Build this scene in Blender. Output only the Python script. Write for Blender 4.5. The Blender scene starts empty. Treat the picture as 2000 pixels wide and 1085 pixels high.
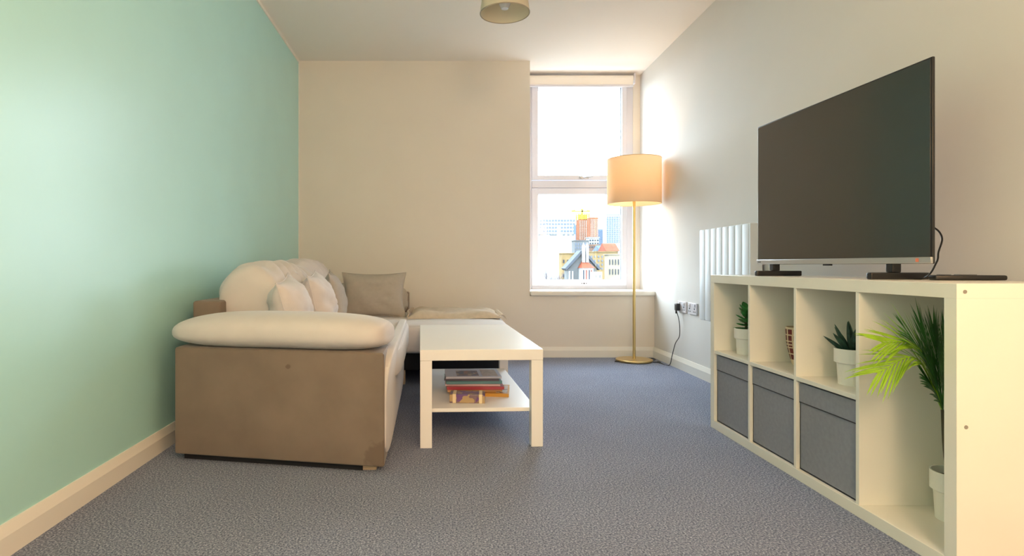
import bpy, bmesh, math, random
from mathutils import Vector, Matrix, noise
random.seed(7)
sc = bpy.context.scene
COL = sc.collection
F = 1150.0; VX = 875.0; VY = 518.0; CAMZ = 0.83

# ------------------------------------------------------------------ camera
cd = bpy.data.cameras.new('camera'); cam = bpy.data.objects.new('camera', cd); COL.objects.link(cam)
cam.location = (0, 0, CAMZ); cam.rotation_euler = (math.radians(90), 0, 0)
cd.sensor_width = 36.0; cd.lens = F / 2000 * 36.0
cd.shift_x = (1000 - VX) / 2000; cd.shift_y = (VY - 542.5) / 2000
cd.clip_start = 0.02; cd.clip_end = 2000
sc.camera = cam

# ------------------------------------------------------------------ world, lights, exposure
SKY = 12.5
w = bpy.data.worlds.new('overcast_sky'); sc.world = w; w.use_nodes = True
bg = w.node_tree.nodes['Background']
bg.inputs['Color'].default_value = (0.74, 0.87, 1.0, 1); bg.inputs['Strength'].default_value = SKY

def light(name, kind, loc, energy, color, rot=(0, 0, 0), **kw):
    l = bpy.data.lights.new(name, kind); l.energy = energy; l.color = color
    for k, v in kw.items(): setattr(l, k, v)
    o = bpy.data.objects.new(name, l); o.location = loc; o.rotation_euler = rot; COL.objects.link(o)
    return o
WARM = (1.0, 0.66, 0.36)
# sampling portal over the window opening (emits nothing itself)
p = light('window_portal', 'AREA', (1.18, 5.80, 1.57), 1, (1, 1, 1), (math.radians(-90), 0, 0), shape='RECTANGLE', size=1.0, size_y=2.1)
p.data.cycles.is_portal = True
# the room's other lamps, on the ceiling and the side table behind the photographer
light('rear_ceiling_lamp', 'POINT', (0.45, -0.8, 2.0), 52, (1.0, 0.70, 0.40), shadow_soft_size=0.22)
light('rear_table_lamp', 'POINT', (1.50, -0.2, 1.5), 15, (1.0, 0.55, 0.24), shadow_soft_size=0.15)
# added cool fill light behind the photographer; that wall has no window
light('rear_cool_fill', 'AREA', (-0.1, -1.72, 1.55), 6, (0.86, 0.93, 1.0), (math.radians(90), 0, 0), shape='RECTANGLE', size=1.6, size_y=1.4)

vs = sc.view_settings
sc.display_settings.display_device = 'sRGB'
vs.view_transform = 'Standard'; vs.look = 'None'; vs.gamma = 1.0; vs.use_curve_mapping = False
vs.exposure = 1.0
sc.cycles.max_bounces = 10; sc.cycles.diffuse_bounces = 6; sc.cycles.transparent_max_bounces = 16
sc.cycles.sample_clamp_indirect = 6.0

# ------------------------------------------------------------------ materials
MATS = {}
def mat(name, col, rough=0.6, metal=0.0, spec=0.5, noise_amt=0.0, nscale=8.0, bump=0.0, bscale=200.0, trans=0.0, emit=None, sheen=0.0, col2=None, bstretch=None):
    if name in MATS: return MATS[name]
    m = bpy.data.materials.new(name); m.use_nodes = True; nt = m.node_tree; N = nt.nodes; L = nt.links
    b = N['Principled BSDF']
    b.inputs['Base Color'].default_value = (*col, 1); b.inputs['Roughness'].default_value = rough
    b.inputs['Metallic'].default_value = metal; b.inputs['Specular IOR Level'].default_value = spec
    if sheen: b.inputs['Sheen Weight'].default_value = sheen; b.inputs['Sheen Roughness'].default_value = 0.4
    tc = N.new('ShaderNodeTexCoord')
    if noise_amt or col2:
        n = N.new('ShaderNodeTexNoise'); n.inputs['Scale'].default_value = nscale; n.inputs['Detail'].default_value = 6
        L.new(tc.outputs['Object'], n.inputs['Vector'])
        r = N.new('ShaderNodeValToRGB')
        c1 = [max(0, c * (1 - noise_amt)) for c in col]; c2 = col2 or [min(1, c * (1 + noise_amt)) for c in col]
        r.color_ramp.elements[0].position = 0.32; r.color_ramp.elements[1].position = 0.68
        r.color_ramp.elements[0].color = (*c1, 1); r.color_ramp.elements[1].color = (*c2, 1)
        L.new(n.outputs['Fac'], r.inputs['Fac']); L.new(r.outputs['Color'], b.inputs['Base Color'])
    if bump:
        n2 = N.new('ShaderNodeTexNoise'); n2.inputs['Scale'].default_value = bscale; n2.inputs['Detail'].default_value = 3
        if bstretch:
            mp = N.new('ShaderNodeMapping'); mp.inputs['Scale'].default_value = bstretch
            L.new(tc.outputs['Object'], mp.inputs['Vector']); L.new(mp.outputs['Vector'], n2.inputs['Vector'])
        else: L.new(tc.outputs['Object'], n2.inputs['Vector'])
        bp = N.new('ShaderNodeBump'); bp.inputs['Strength'].default_value = bump; bp.inputs['Distance'].default_value = 0.004
        L.new(n2.outputs['Fac'], bp.inputs['Height']); L.new(bp.outputs['Normal'], b.inputs['Normal'])
    if emit:
        b.inputs['Emission Color'].default_value = (*emit[0], 1); b.inputs['Emission Strength'].default_value = emit[1]
    MATS[name] = m
    return m

def srgb(r, g, b):
    f = lambda c: (c / 255 / 12.92) if c / 255 <= 0.04045 else ((c / 255 + 0.055) / 1.055) ** 2.4
    return (f(r), f(g), f(b))

M_MINT = mat('mint_paint', srgb(180, 229, 227), 0.35, spec=0.55, noise_amt=0.02, nscale=2.5, bump=0.10, bscale=9, bstretch=(1, 1, .22))
M_CREAM = mat('cream_paint', srgb(230, 222, 212), 0.55, spec=0.35, noise_amt=0.012, nscale=3, bump=0.04, bscale=60)
M_RIGHT = mat('soft_white_paint', srgb(222, 218, 214), 0.85, spec=0.12, noise_amt=0.012, nscale=3, bump=0.05, bscale=30)
M_CEIL = mat('ceiling_paint', srgb(242, 234, 226), 0.7, spec=0.3)
M_TRIM = mat('gloss_white_trim', srgb(236, 232, 224), 0.32)
M_UPVC = mat('window_plastic', srgb(212, 209, 216), 0.3)
M_LAM = mat('white_laminate', srgb(240, 236, 226), 0.26, noise_amt=0.01, nscale=5)
M_TABLE = mat('white_table_lacquer', srgb(238, 236, 234), 0.38)
M_VELVET = mat('taupe_velvet', srgb(126, 112, 100), 0.75, spec=0.2, noise_amt=0.09, nscale=6, bump=0.08, bscale=500, sheen=0.25)
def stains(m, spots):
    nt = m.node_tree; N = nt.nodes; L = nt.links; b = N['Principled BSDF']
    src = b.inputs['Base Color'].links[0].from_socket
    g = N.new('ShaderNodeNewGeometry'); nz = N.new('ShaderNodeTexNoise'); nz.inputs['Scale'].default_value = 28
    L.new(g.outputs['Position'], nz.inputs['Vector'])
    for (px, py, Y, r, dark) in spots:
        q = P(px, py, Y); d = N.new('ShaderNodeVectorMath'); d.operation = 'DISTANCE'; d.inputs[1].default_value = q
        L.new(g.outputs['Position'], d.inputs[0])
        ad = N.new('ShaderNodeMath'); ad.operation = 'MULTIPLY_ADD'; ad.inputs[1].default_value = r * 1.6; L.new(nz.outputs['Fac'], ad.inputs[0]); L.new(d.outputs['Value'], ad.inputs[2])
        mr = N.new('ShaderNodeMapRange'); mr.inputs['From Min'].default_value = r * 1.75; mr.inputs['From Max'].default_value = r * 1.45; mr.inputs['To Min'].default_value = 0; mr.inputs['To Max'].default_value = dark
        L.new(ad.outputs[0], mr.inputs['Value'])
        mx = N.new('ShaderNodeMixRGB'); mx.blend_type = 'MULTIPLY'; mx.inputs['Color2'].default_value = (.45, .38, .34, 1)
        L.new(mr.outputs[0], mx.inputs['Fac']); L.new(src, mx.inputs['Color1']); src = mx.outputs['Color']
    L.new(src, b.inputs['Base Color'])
def P(x, y, Y):
    return Vector(((x - VX) / F * Y, Y, CAMZ - (y - VY) / F * Y))
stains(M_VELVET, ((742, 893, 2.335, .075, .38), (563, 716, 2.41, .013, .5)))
M_SOFT = mat('pale_grey_plush', srgb(206, 200, 197), 0.85, spec=0.15, noise_amt=0.03, nscale=9, bump=0.12, bscale=420, sheen=0.2)
M_PILLOW = mat('pillow_plush', srgb(210, 203, 200), 0.8, spec=0.15, noise_amt=0.05, nscale=14, bump=0.12, bscale=300, sheen=0.2)
M_PILLOW2 = mat('pillow_weave', srgb(176, 168, 158), 0.9, spec=0.1, noise_amt=0.03, nscale=40, bump=0.15, bscale=600)
M_THROW = mat('throw_knit', srgb(205, 192, 176), 0.95, spec=0.1, noise_amt=0.06, nscale=30, bump=0.35, bscale=260)
M_BLACKP = mat('black_plastic', (0.012, 0.012, 0.014), 0.35)
M_DARK = mat('black_parts_and_shade', (0.012, 0.012, 0.016), 0.9)  # small dark parts, and the shade painted under the sofa
M_SCREEN = mat('tv_glass', (0.018, 0.015, 0.016), 0.17, spec=0.6)
M_SCREEN.node_tree.nodes['Principled BSDF'].inputs['IOR'].default_value = 1.9
M_SILVER = mat('silver_bar', srgb(190, 190, 192), 0.3, metal=0.7)
M_BRASS = mat('brushed_brass', srgb(222, 194, 132), 0.3, metal=1.0)
M_GREYFAB = mat('grey_box_fabric', srgb(146, 147, 158), 0.85, spec=0.2, noise_amt=0.06, nscale=60, bump=0.12, bscale=700)
M_RAD = mat('radiator_enamel', srgb(222, 226, 232), 0.5)
M_POT = mat('white_ceramic', srgb(238, 236, 230), 0.3)
M_SOIL = mat('soil', (0.018, 0.012, 0.008), 0.95, noise_amt=0.5, nscale=90, bump=0.6, bscale=160)
M_LEAF = mat('palm_leaf', (0.04, 0.17, 0.03), 0.45, noise_amt=0.3, nscale=18)
M_LEAFY = mat('lime_palm_leaf', (0.24, 0.44, 0.02), 0.45, noise_amt=0.15, nscale=18)  # lime green, yellower than the other fronds
M_SUCC = mat('succulent_leaf', (0.05, 0.24, 0.05), 0.4, noise_amt=0.3, nscale=30)
M_ALOE = mat('aloe_leaf', (0.018, 0.055, 0.035), 0.45, noise_amt=0.5, nscale=70)
M_STEM = mat('stem', (0.07, 0.06, 0.03), 0.6)
M_CHROME = mat('chrome', srgb(205, 205, 208), 0.2, metal=1.0)
M_PAPER = mat('page_edges', srgb(225, 218, 205), 0.8, noise_amt=0.06, nscale=150)
M_ROLLER = mat('roller_fabric', srgb(238, 230, 220), 0.8)

# carpet: short speckled pile
def carpet():
    m = bpy.data.materials.new('speckled_carpet'); m.use_nodes = True; nt = m.node_tree; N = nt.nodes; L = nt.links
    b = N['Principled BSDF']; b.inputs['Roughness'].default_value = 0.95; b.inputs['Specular IOR Level'].default_value = 0.1
    tc = N.new('ShaderNodeTexCoord')
    n = N.new('ShaderNodeTexNoise'); n.inputs['Scale'].default_value = 165; n.inputs['Detail'].default_value = 5; n.inputs['Roughness'].default_value = 0.75
    L.new(tc.outputs['Object'], n.inputs['Vector'])
    r = N.new('ShaderNodeValToRGB'); e = r.color_ramp.elements
    e[0].position = 0.33; e[0].color = (*srgb(58, 62, 78), 1); e[1].position = 0.67; e[1].color = (*srgb(240, 245, 255), 1)
    el = r.color_ramp.elements.new(0.5); el.color = (*srgb(148, 157, 184), 1)
    L.new(n.outputs['Fac'], r.inputs['Fac'])
    n2 = N.new('ShaderNodeTexNoise'); n2.inputs['Scale'].default_value = 2.2; n2.inputs['Detail'].default_value = 4
    L.new(tc.outputs['Object'], n2.inputs['Vector'])
    mx = N.new('ShaderNodeMixRGB'); mx.blend_type = 'MULTIPLY'; mx.inputs['Fac'].default_value = 0.35
    r2 = N.new('ShaderNodeValToRGB'); r2.color_ramp.elements[0].position = 0.3; r2.color_ramp.elements[1].position = 0.7
    r2.color_ramp.elements[0].color = (0.72, 0.72, 0.72, 1); r2.color_ramp.elements[1].color = (1, 1, 1, 1)
    L.new(n2.outputs['Fac'], r2.inputs['Fac']); L.new(r.outputs['Color'], mx.inputs['Color1']); L.new(r2.outputs['Color'], mx.inputs['Color2'])
    L.new(mx.outputs['Color'], b.inputs['Base Color'])
    bp = N.new('ShaderNodeBump'); bp.inputs['Strength'].default_value = 1.0; bp.inputs['Distance'].default_value = 0.008
    L.new(n.outputs['Fac'], bp.inputs['Height']); L.new(bp.outputs['Normal'], b.inputs['Normal'])
    return m
M_CARPET = carpet()

def glass():
    m = bpy.data.materials.new('window_glass'); m.use_nodes = True; nt = m.node_tree; N = nt.nodes; L = nt.links
    N.remove(N['Principled BSDF'])
    t = N.new('ShaderNodeBsdfTransparent'); t.inputs['Color'].default_value = (0.97, 0.99, 0.98, 1)
    g = N.new('ShaderNodeBsdfGlossy'); g.inputs['Roughness'].default_value = 0.02
    mx = N.new('ShaderNodeMixShader'); mx.inputs['Fac'].default_value = 0.05
    L.new(t.outputs[0], mx.inputs[1]); L.new(g.outputs[0], mx.inputs[2]); L.new(mx.outputs[0], N['Material Output'].inputs['Surface'])
    return m
M_GLASS = glass()

def shade_mat(name, col, tr):
    m = bpy.data.materials.new(name); m.use_nodes = True; nt = m.node_tree; N = nt.nodes; L = nt.links
    N.remove(N['Principled BSDF'])
    d = N.new('ShaderNodeBsdfDiffuse'); d.inputs['Color'].default_value = (*col, 1)
    t = N.new('ShaderNodeBsdfTranslucent'); t.inputs['Color'].default_value = (*col, 1)
    tc = N.new('ShaderNodeTexCoord'); wv = N.new('ShaderNodeTexNoise'); wv.inputs['Scale'].default_value = 160
    L.new(tc.outputs['Object'], wv.inputs['Vector'])
    bp = N.new('ShaderNodeBump'); bp.inputs['Strength'].default_value = 0.12; bp.inputs['Distance'].default_value = 0.002
    L.new(wv.outputs['Fac'], bp.inputs['Height']); L.new(bp.outputs['Normal'], d.inputs['Normal'])
    mx = N.new('ShaderNodeMixShader'); mx.inputs['Fac'].default_value = tr
    L.new(d.outputs[0], mx.inputs[1]); L.new(t.outputs[0], mx.inputs[2]); L.new(mx.outputs[0], N['Material Output'].inputs['Surface'])
    return m
M_SHADE = shade_mat('linen_shade', srgb(232, 214, 190), 0.42)
M_SHADE2 = shade_mat('ceiling_shade', srgb(232, 224, 206), 0.4)

def print_mat(name, cols, sx, sy, seed=0.0):
    """flat printed cover: blocks of colour"""
    m = bpy.data.materials.new(name); m.use_nodes = True; nt = m.node_tree; N = nt.nodes; L = nt.links
    b = N['Principled BSDF']; b.inputs['Roughness'].default_value = 0.3
    tc = N.new('ShaderNodeTexCoord'); mp = N.new('ShaderNodeMapping'); mp.inputs['Scale'].default_value = (sx, sy, sx); mp.inputs['Location'].default_value = (seed, seed * 1.7, 0)
    v = N.new('ShaderNodeTexVoronoi'); v.distance = 'CHEBYCHEV'; v.inputs['Scale'].default_value = 1.0
    L.new(tc.outputs['Object'], mp.inputs['Vector']); L.new(mp.outputs['Vector'], v.inputs['Vector'])
    r = N.new('ShaderNodeValToRGB'); r.color_ramp.interpolation = 'CONSTANT'
    el = r.color_ramp.elements
    el[0].position = 0; el[0].color = (*cols[0], 1); el[1].position = 1.0 / len(cols); el[1].color = (*cols[1], 1)
    for i in range(2, len(cols)):
        e = el.new(i / len(cols)); e.color = (*cols[i], 1)
    s = N.new('ShaderNodeSeparateColor'); L.new(v.outputs['Color'], s.inputs['Color']); L.new(s.outputs[0], r.inputs['Fac'])
    L.new(r.outputs['Color'], b.inputs['Base Color'])
    return m

# ------------------------------------------------------------------ helpers
def P(x, y, Y):
    return Vector(((x - VX) / F * Y, Y, CAMZ - (y - VY) / F * Y))

class MB:
    def __init__(s): s.bm = bmesh.new()
    def box(s, x0, x1, y0, y1, z0, z1, bev=0.0, seg=2, M=None):
        r = bmesh.ops.create_cube(s.bm, size=1.0); vs_ = r['verts']
        for v in vs_:
            v.co = Vector(((x0 + x1) / 2 + v.co.x * (x1 - x0), (y0 + y1) / 2 + v.co.y * (y1 - y0), (z0 + z1) / 2 + v.co.z * (z1 - z0)))
        if bev:
            es = list({e for v in vs_ for e in v.link_edges})
            rr = bmesh.ops.bevel(s.bm, geom=es, offset=bev, segments=seg, affect='EDGES', profile=0.5)
            vs_ = list({v for f in rr['faces'] for v in f.verts} | {v for v in vs_ if v.is_valid})
        if M is not None:
            for v in vs_: v.co = M @ v.co
        return s
    def prism(s, pts, z0, z1, bev=0.0, seg=3):
        """vertical prism over an XY polygon (counter-clockwise)"""
        a = [s.bm.verts.new((x, y, z0)) for x, y in pts]; b = [s.bm.verts.new((x, y, z1)) for x, y in pts]; n = len(pts)
        fs = [s.bm.faces.new(a[::-1]), s.bm.faces.new(b)]
        for i in range(n): fs.append(s.bm.faces.new((a[i], a[(i + 1) % n], b[(i + 1) % n], b[i])))
        if bev:
            es = list({e for f in fs for e in f.edges})
            bmesh.ops.bevel(s.bm, geom=es, offset=bev, segments=seg, affect='EDGES', profile=0.5)
        return s
    def sweep(s, prof, p0, p1, up=Vector((0, 0, 1))):
        """extrude a 2D profile (a: sideways, b: up) from p0 to p1"""
        p0 = Vector(p0); p1 = Vector(p1); d = (p1 - p0).normalized(); side = d.cross(up).normalized(); u2 = side.cross(d)
        A = [s.bm.verts.new(p0 + side * a + u2 * b) for a, b in prof]; B = [s.bm.verts.new(p1 + side * a + u2 * b) for a, b in prof]; n = len(prof)
        s.bm.faces.new(A); s.bm.faces.new(B[::-1])
        for i in range(n): s.bm.faces.new((A[i], B[i], B[(i + 1) % n], A[(i + 1) % n]))
        return s
    def lathe(s, prof, c=(0, 0, 0), n=32, close=False):
        rings = []
        for r, z in prof:
            if r < 1e-6: rings.append([s.bm.verts.new((c[0], c[1], c[2] + z))])
            else: rings.append([s.bm.verts.new((c[0] + r * math.cos(2 * math.pi * k / n), c[1] + r * math.sin(2 * math.pi * k / n), c[2] + z)) for k in range(n)])
        if close: rings.append(rings[0])
        for a, b in zip(rings, rings[1:]):
            for k in range(n):
                k2 = (k + 1) % n
                if len(a) == 1 and len(b) == 1: continue
                if len(a) == 1: s.bm.faces.new((a[0], b[k2], b[k]))
                elif len(b) == 1: s.bm.faces.new((a[k], a[k2], b[0]))
                else: s.bm.faces.new((a[k], a[k2], b[k2], b[k]))
        return s
    def tube(s, pts, r, n=8, r1=None):
        pts = [Vector(q) for q in pts]; m = len(pts); rings = []
        pu = None
        for i, q in enumerate(pts):
            d = (pts[min(i + 1, m - 1)] - pts[max(i - 1, 0)])
            d = d.normalized() if d.length > 1e-9 else Vector((0, 0, 1))
            if pu is None: pu = Vector((1, 0, 0)) if abs(d.x) < 0.9 else Vector((0, 1, 0))
            u = (pu - d * pu.dot(d)).normalized(); v = d.cross(u); pu = u
            rr = r if r1 is None else r + (r1 - r) * i / (m - 1)
            rings.append([s.bm.verts.new(q + (u * math.cos(2 * math.pi * k / n) + v * math.sin(2 * math.pi * k / n)) * rr) for k in range(n)])
        for a, b in zip(rings, rings[1:]):
            for k in range(n): s.bm.faces.new((a[k], a[(k + 1) % n], b[(k + 1) % n], b[k]))
        s.bm.faces.new(rings[0][::-1]); s.bm.faces.new(rings[-1])
        return s
    def blob(s, cx, cy, cz, sx, sy, sz, n=4.0, cuts=14, fn=None, axis=None, nb=6.0):
        """rounded, slightly inflated box"""
        before = set(s.bm.verts)
        r = bmesh.ops.create_cube(s.bm, size=2.0)
        es = list({e for v in r['verts'] for e in v.link_edges})
        bmesh.ops.subdivide_edges(s.bm, edges=es, cuts=cuts, use_grid_fill=True)
        seen = [v for v in s.bm.verts if v not in before]
        for v in seen:
            q = v.co; k = (abs(q.x) ** n + abs(q.y) ** n + abs(q.z) ** n) ** (1 / n)
            q = Vector((math.sin(q.x * 1.35) / math.sin(1.35), math.sin(q.y * 1.35) / math.sin(1.35), math.sin(q.z * 1.35) / math.sin(1.35)))
            k = (abs(q.x) ** n + abs(q.y) ** n + abs(q.z) ** n) ** (1 / n)
            if axis is not None:      # round section across one axis, flatter ends along it
                o1, o2 = [i for i in range(3) if i != axis]
                k = ((abs(q[o1]) ** n + abs(q[o2]) ** n) ** (nb / n) + abs(q[axis]) ** nb) ** (1 / nb)
            q = q / k
            if fn: q = fn(q)
            v.co = Vector((cx + q.x * sx, cy + q.y * sy, cz + q.z * sz))
        return s
    def obj(s, name, m, parent=None, smooth=True, angle=21):
        bmesh.ops.recalc_face_normals(s.bm, faces=s.bm.faces[:])
        me = bpy.data.meshes.new(name); s.bm.to_mesh(me); s.bm.free(); me.materials.append(m)
        if smooth:
            me.polygons.foreach_set('use_smooth', [True] * len(me.polygons))
            try: me.set_sharp_from_angle(angle=math.radians(angle))
            except Exception: pass
        o = bpy.data.objects.new(name, me); COL.objects.link(o)
        if parent is not None:
            o.parent = parent
            o.matrix_parent_inverse = Matrix.Identity(4)
            if parent.type == 'EMPTY' or True:
                # geometry is given in world space unless the parent is flagged local
                if not parent.get('_local'):
                    off = world_of(parent).inverted(); o.matrix_local = off
        return o

def world_of(o):
    m = o.matrix_basis.copy(); q = o.parent
    while q is not None:
        m = q.matrix_basis @ m; q = q.parent
    return m
def tag(o, label=None, cat=None, group=None, kind=None):
    if label: o['label'] = label
    if cat: o['category'] = cat
    if group: o['group'] = group
    if kind: o['kind'] = kind
    return o
def thing(name, label, cat, loc=(0, 0, 0), rotz=0, group=None, local=False):
    o = bpy.data.objects.new(name, None); COL.objects.link(o); o.location = loc; o.rotation_euler = (0, 0, rotz); o.empty_display_size = 0.1
    if local: o['_local'] = True
    return tag(o, label, cat, group)
def box(name, m, x0, x1, y0, y1, z0, z1, parent=None, bev=0.0, seg=2):
    return MB().box(x0, x1, y0, y1, z0, z1, bev, seg).obj(name, m, parent)
def share(o, name, loc, parent, rot=None):
    c = bpy.data.objects.new(name, o.data); COL.objects.link(c); c.parent = parent; c.location = loc
    if rot: c.rotation_euler = rot
    return c
def structure(o): o['kind'] = 'structure'; return o
def bez(p0, p1, p2, p3, n=16):
    out = []
    for i in range(n + 1):
        t = i / n; out.append(Vector(p0) * (1 - t) ** 3 + Vector(p1) * 3 * t * (1 - t) ** 2 + Vector(p2) * 3 * t * t * (1 - t) + Vector(p3) * t ** 3)
    return out
def catmull(pts, k=8):
    pts = [Vector(q) for q in pts]; out = []
    e = [pts[0] * 2 - pts[1]] + pts + [pts[-1] * 2 - pts[-2]]
    for i in range(1, len(e) - 2):
        a, b, c, d = e[i - 1], e[i], e[i + 1], e[i + 2]
        for j in range(k):
            t = j / k
            out.append(0.5 * ((2 * b) + (c - a) * t + (2 * a - 5 * b + 4 * c - d) * t * t + (3 * b - a - 3 * c + d) * t ** 3))
    out.append(pts[-1]); return out

# ------------------------------------------------------------------ room shell
YB = 5.33; YW = 5.73; XR = 1.868; H = 2.68; Y0 = -1.8
XREV = 0.742                                    # left edge of the window recess
ZSILL = 0.60
def XL(y): return -1.232 - 0.0225 * y             # left wall runs very slightly out of square
structure(MB().prism([(XL(Y0) - .2, Y0 - .2), (XR + .3, Y0 - .2), (XR + .3, 6.0), (XL(6) - .2, 6.0)], -0.12, 0.0).obj('floor', M_CARPET))
structure(MB().prism([(XL(Y0) - .2, Y0 - .2), (XR + .3, Y0 - .2), (XR + .3, 6.0), (XL(6) - .2, 6.0)], H, H + 0.15).obj('ceiling', M_CEIL))
structure(MB().prism([(XL(Y0) - .2, Y0), (XL(Y0), Y0), (XL(YB), YB), (XL(YB) - .2, YB)], 0, H).obj('wall_left', M_MINT))
wb = structure(MB().prism([(XL(YB) - .2, YB), (XREV, YB), (XREV, 5.98), (XL(YB) - .2, 5.98)], 0, H, 0.0).box(XREV, XR + .0, YB, 5.98, 0, ZSILL - .045).box(XREV, XR, YW + .07, 5.98, ZSILL - .045, 0.602).box(XREV, XR, YW + .07, 5.98, 2.60, H).box(1.80, XR, YW + .0, 5.98, 0.60, H).obj('wall_back', M_CREAM))
structure(MB().box(XR, XR + .2, Y0, 5.98, 0, H).box(XR - .008, XR, Y0, 3.63, 0, H, .003).obj('wall_right', M_RIGHT))
structure(MB().box(XL(Y0) - .2, XR + .2, Y0 - .2, Y0, 0, H).obj('wall_front', M_CREAM))

BB = [(0, 0), (0.018, 0), (0.018, 0.062), (0.006, 0.094), (0, 0.094)]
def base(name, p0, p1):
    return structure(MB().sweep(BB, p0, p1).obj(name, M_TRIM, smooth=False))
base('baseboard_left', (XL(Y0), Y0, 0), (XL(YB), YB, 0))
base('baseboard_back', (XL(YB), YB, 0), (XR, YB, 0))
base('baseboard_right', (XR - 0.0, YB, 0), (XR - 0.0, 3.63, 0))
base('baseboard_right', (XR - .008, 3.63, 0), (XR - .008, Y0, 0))
# thin unpainted line where the mint paint stops
structure(MB().sweep([(0, -0.022), (0.008, -0.022), (0.008, 0), (0, 0)], (XL(Y0), Y0, H), (XL(YB), YB, H)).obj('trim_1', M_TRIM, smooth=False))
structure(box('trim_2', M_TRIM, XL(YB), XL(YB) + .010, YB - .010, YB, 0.09, H))

# ------------------------------------------------------------------ window
win = bpy.data.objects.new('window_1', None); COL.objects.link(win); win.location = (1.22, YW, ZSILL); structure(win)
WX0, WX1 = 0.742, 1.80
def wz(y): return CAMZ - (y - VY) / F * (YW - .02)
fy0, fy1 = YW, YW + .07
GX0 = (1051 - VX) / F * YW; GX1 = (1214 - VX) / F * YW; GT, GB = wz(169), wz(342); LT, LB = wz(379), wz(546)
# fixed outer frame
fr = MB()
fr.box(WX0, 0.815, fy0, fy1, 0.60, 2.66, .004).box(1.735, WX1, fy0, fy1, 0.60, 2.66, .004)
fr.box(.816, 1.734, fy0, fy1, 2.60, 2.66, .004).box(.816, 1.734, fy0, fy1, 0.60, LB - .055, .004).box(.816, 1.734, fy0, fy1, wz(366), wz(352), .004)
fr.obj('window_frame', M_UPVC, win)
def sash(zt, zb, glt, glb):
    s = MB(); a, b = fy0 - .016, fy1 - .012; X0, X1 = 0.812, 1.738
    s.box(X0, GX0, a, b, zb, zt, .006).box(GX1, X1, a, b, zb, zt, .006).box(GX0 - .01, GX1 + .01, a, b, glt, zt, .006).box(GX0 - .01, GX1 + .01, a, b, zb, glb, .006)
    so = s.obj('sash', M_UPVC, win)
    box('pane', M_GLASS, GX0 - .005, GX1 + .005, fy0 + .03, fy0 + .038, glb - .005, glt + .005, so)
    MB().box(GX0, GX0 + .004, fy0 + .012, fy0 + .03, glb, glt).box(GX1 - .005, GX1, fy0 + .012, fy0 + .03, glb, glt).obj('gasket', mat('grey_gasket', srgb(120, 128, 134), .6), so)
    return so
s1 = sash(2.615, wz(351), GT, GB)
s2 = sash(wz(367), LB - .06, LT, LB)
hx = (1140 - VX) / F * YW
hd = MB().box(hx - .045, hx + .045, fy0 - .03, fy0 - .016, wz(349), wz(344), .004)
hd.tube([(hx - .01, fy0 - .03, wz(346)), (hx + .0, fy0 - .05, wz(347)), (hx + .05, fy0 - .052, wz(346)), (hx + .075, fy0 - .05, wz(345))], .008)
hd.obj('window_handle', M_CHROME, win)
for i, dx in enumerate((-.022, 0, .022)):
    MB().lathe([(0, 0), (.006 if i == 1 else .004, 0), (.006 if i == 1 else .004, .004), (0, .004)]).obj('screw_cap', M_DARK, win).matrix_local = world_of(win).inverted() @ Matrix.Translation((hx + dx, fy0 - .016, wz(553))) @ Matrix.Rotation(math.radians(90), 4, 'X')
structure(MB().box(XREV + .004, XR, YB - .028, YW + .02, ZSILL - .044, ZSILL, .010, 3).obj('trim_3', M_TRIM))

# roller blind
rb = thing('roller_blind', 'white roller blind rolled up at the top of the window', 'blind', (1.25, 5.68, 2.55))
for x in (0.752, 1.782):
    box('bracket', M_UPVC, x - .006, x + .006, 5.61, 5.715, 2.565, 2.665, rb, .003)
tubem = MB().tube([(0.76, 5.665, 2.62), (1.776, 5.665, 2.62)], .036, 24).obj('fabric_roll', M_ROLLER, rb)
box('fabric_end', M_ROLLER, 0.765, 1.77, 5.626, 5.63, 2.555, 2.62, rb)
box('bottom_bar', M_UPVC, 0.765, 1.77, 5.620, 5.636, 2.535, 2.557, rb, .004)
MB().tube([(0.757, 5.60, 2.60), (0.757, 5.60, 1.5), (0.757, 5.60, 1.40), (0.759, 5.585, 1.38), (0.757, 5.57, 1.40), (0.757, 5.57, 2.60)], .0022, 5).obj('pull_chain', M_UPVC, rb)

# ------------------------------------------------------------------ electric radiator and sockets
rad = thing('electric_radiator', 'white ribbed electric radiator on the wall behind the television', 'radiator', (1.80, 3.79, 0.45))
RX, RY0, RY1, RZ0, RZ1 = 1.765, 3.45, 4.13, 0.452, 1.078
box('body', M_RAD, RX + .018, XR - .02, RY0 + .006, RY1 - .006, RZ0 + .004, RZ1 - .004, rad, .008)
nf = 8; fw = (RY1 - RY0) / nf
rib = MB().box(-.012, .012, -fw / 2 + .0012, fw / 2 - .0012, -(RZ1 - RZ0) / 2, (RZ1 - RZ0) / 2, .007, 3).obj('rib', M_RAD, rad)
for k in range(nf):
    loc = Vector((RX + .010, RY0 + (k + .5) * fw, (RZ0 + RZ1) / 2)) - Vector(rad.location)
    if k == 0: rib.matrix_local = Matrix.Translation(loc)
    else: share(rib, 'rib', loc, rad)
box('end_panel', M_RAD, RX, XR - .03, RY0 - .012, RY0 + .004, RZ0, RZ1, rad, .004)
box('wall_bracket', M_RAD, XR - .02, XR, RY0 + .1, RY1 - .1, RZ0 + .1, RZ0 + .5, rad)
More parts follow.
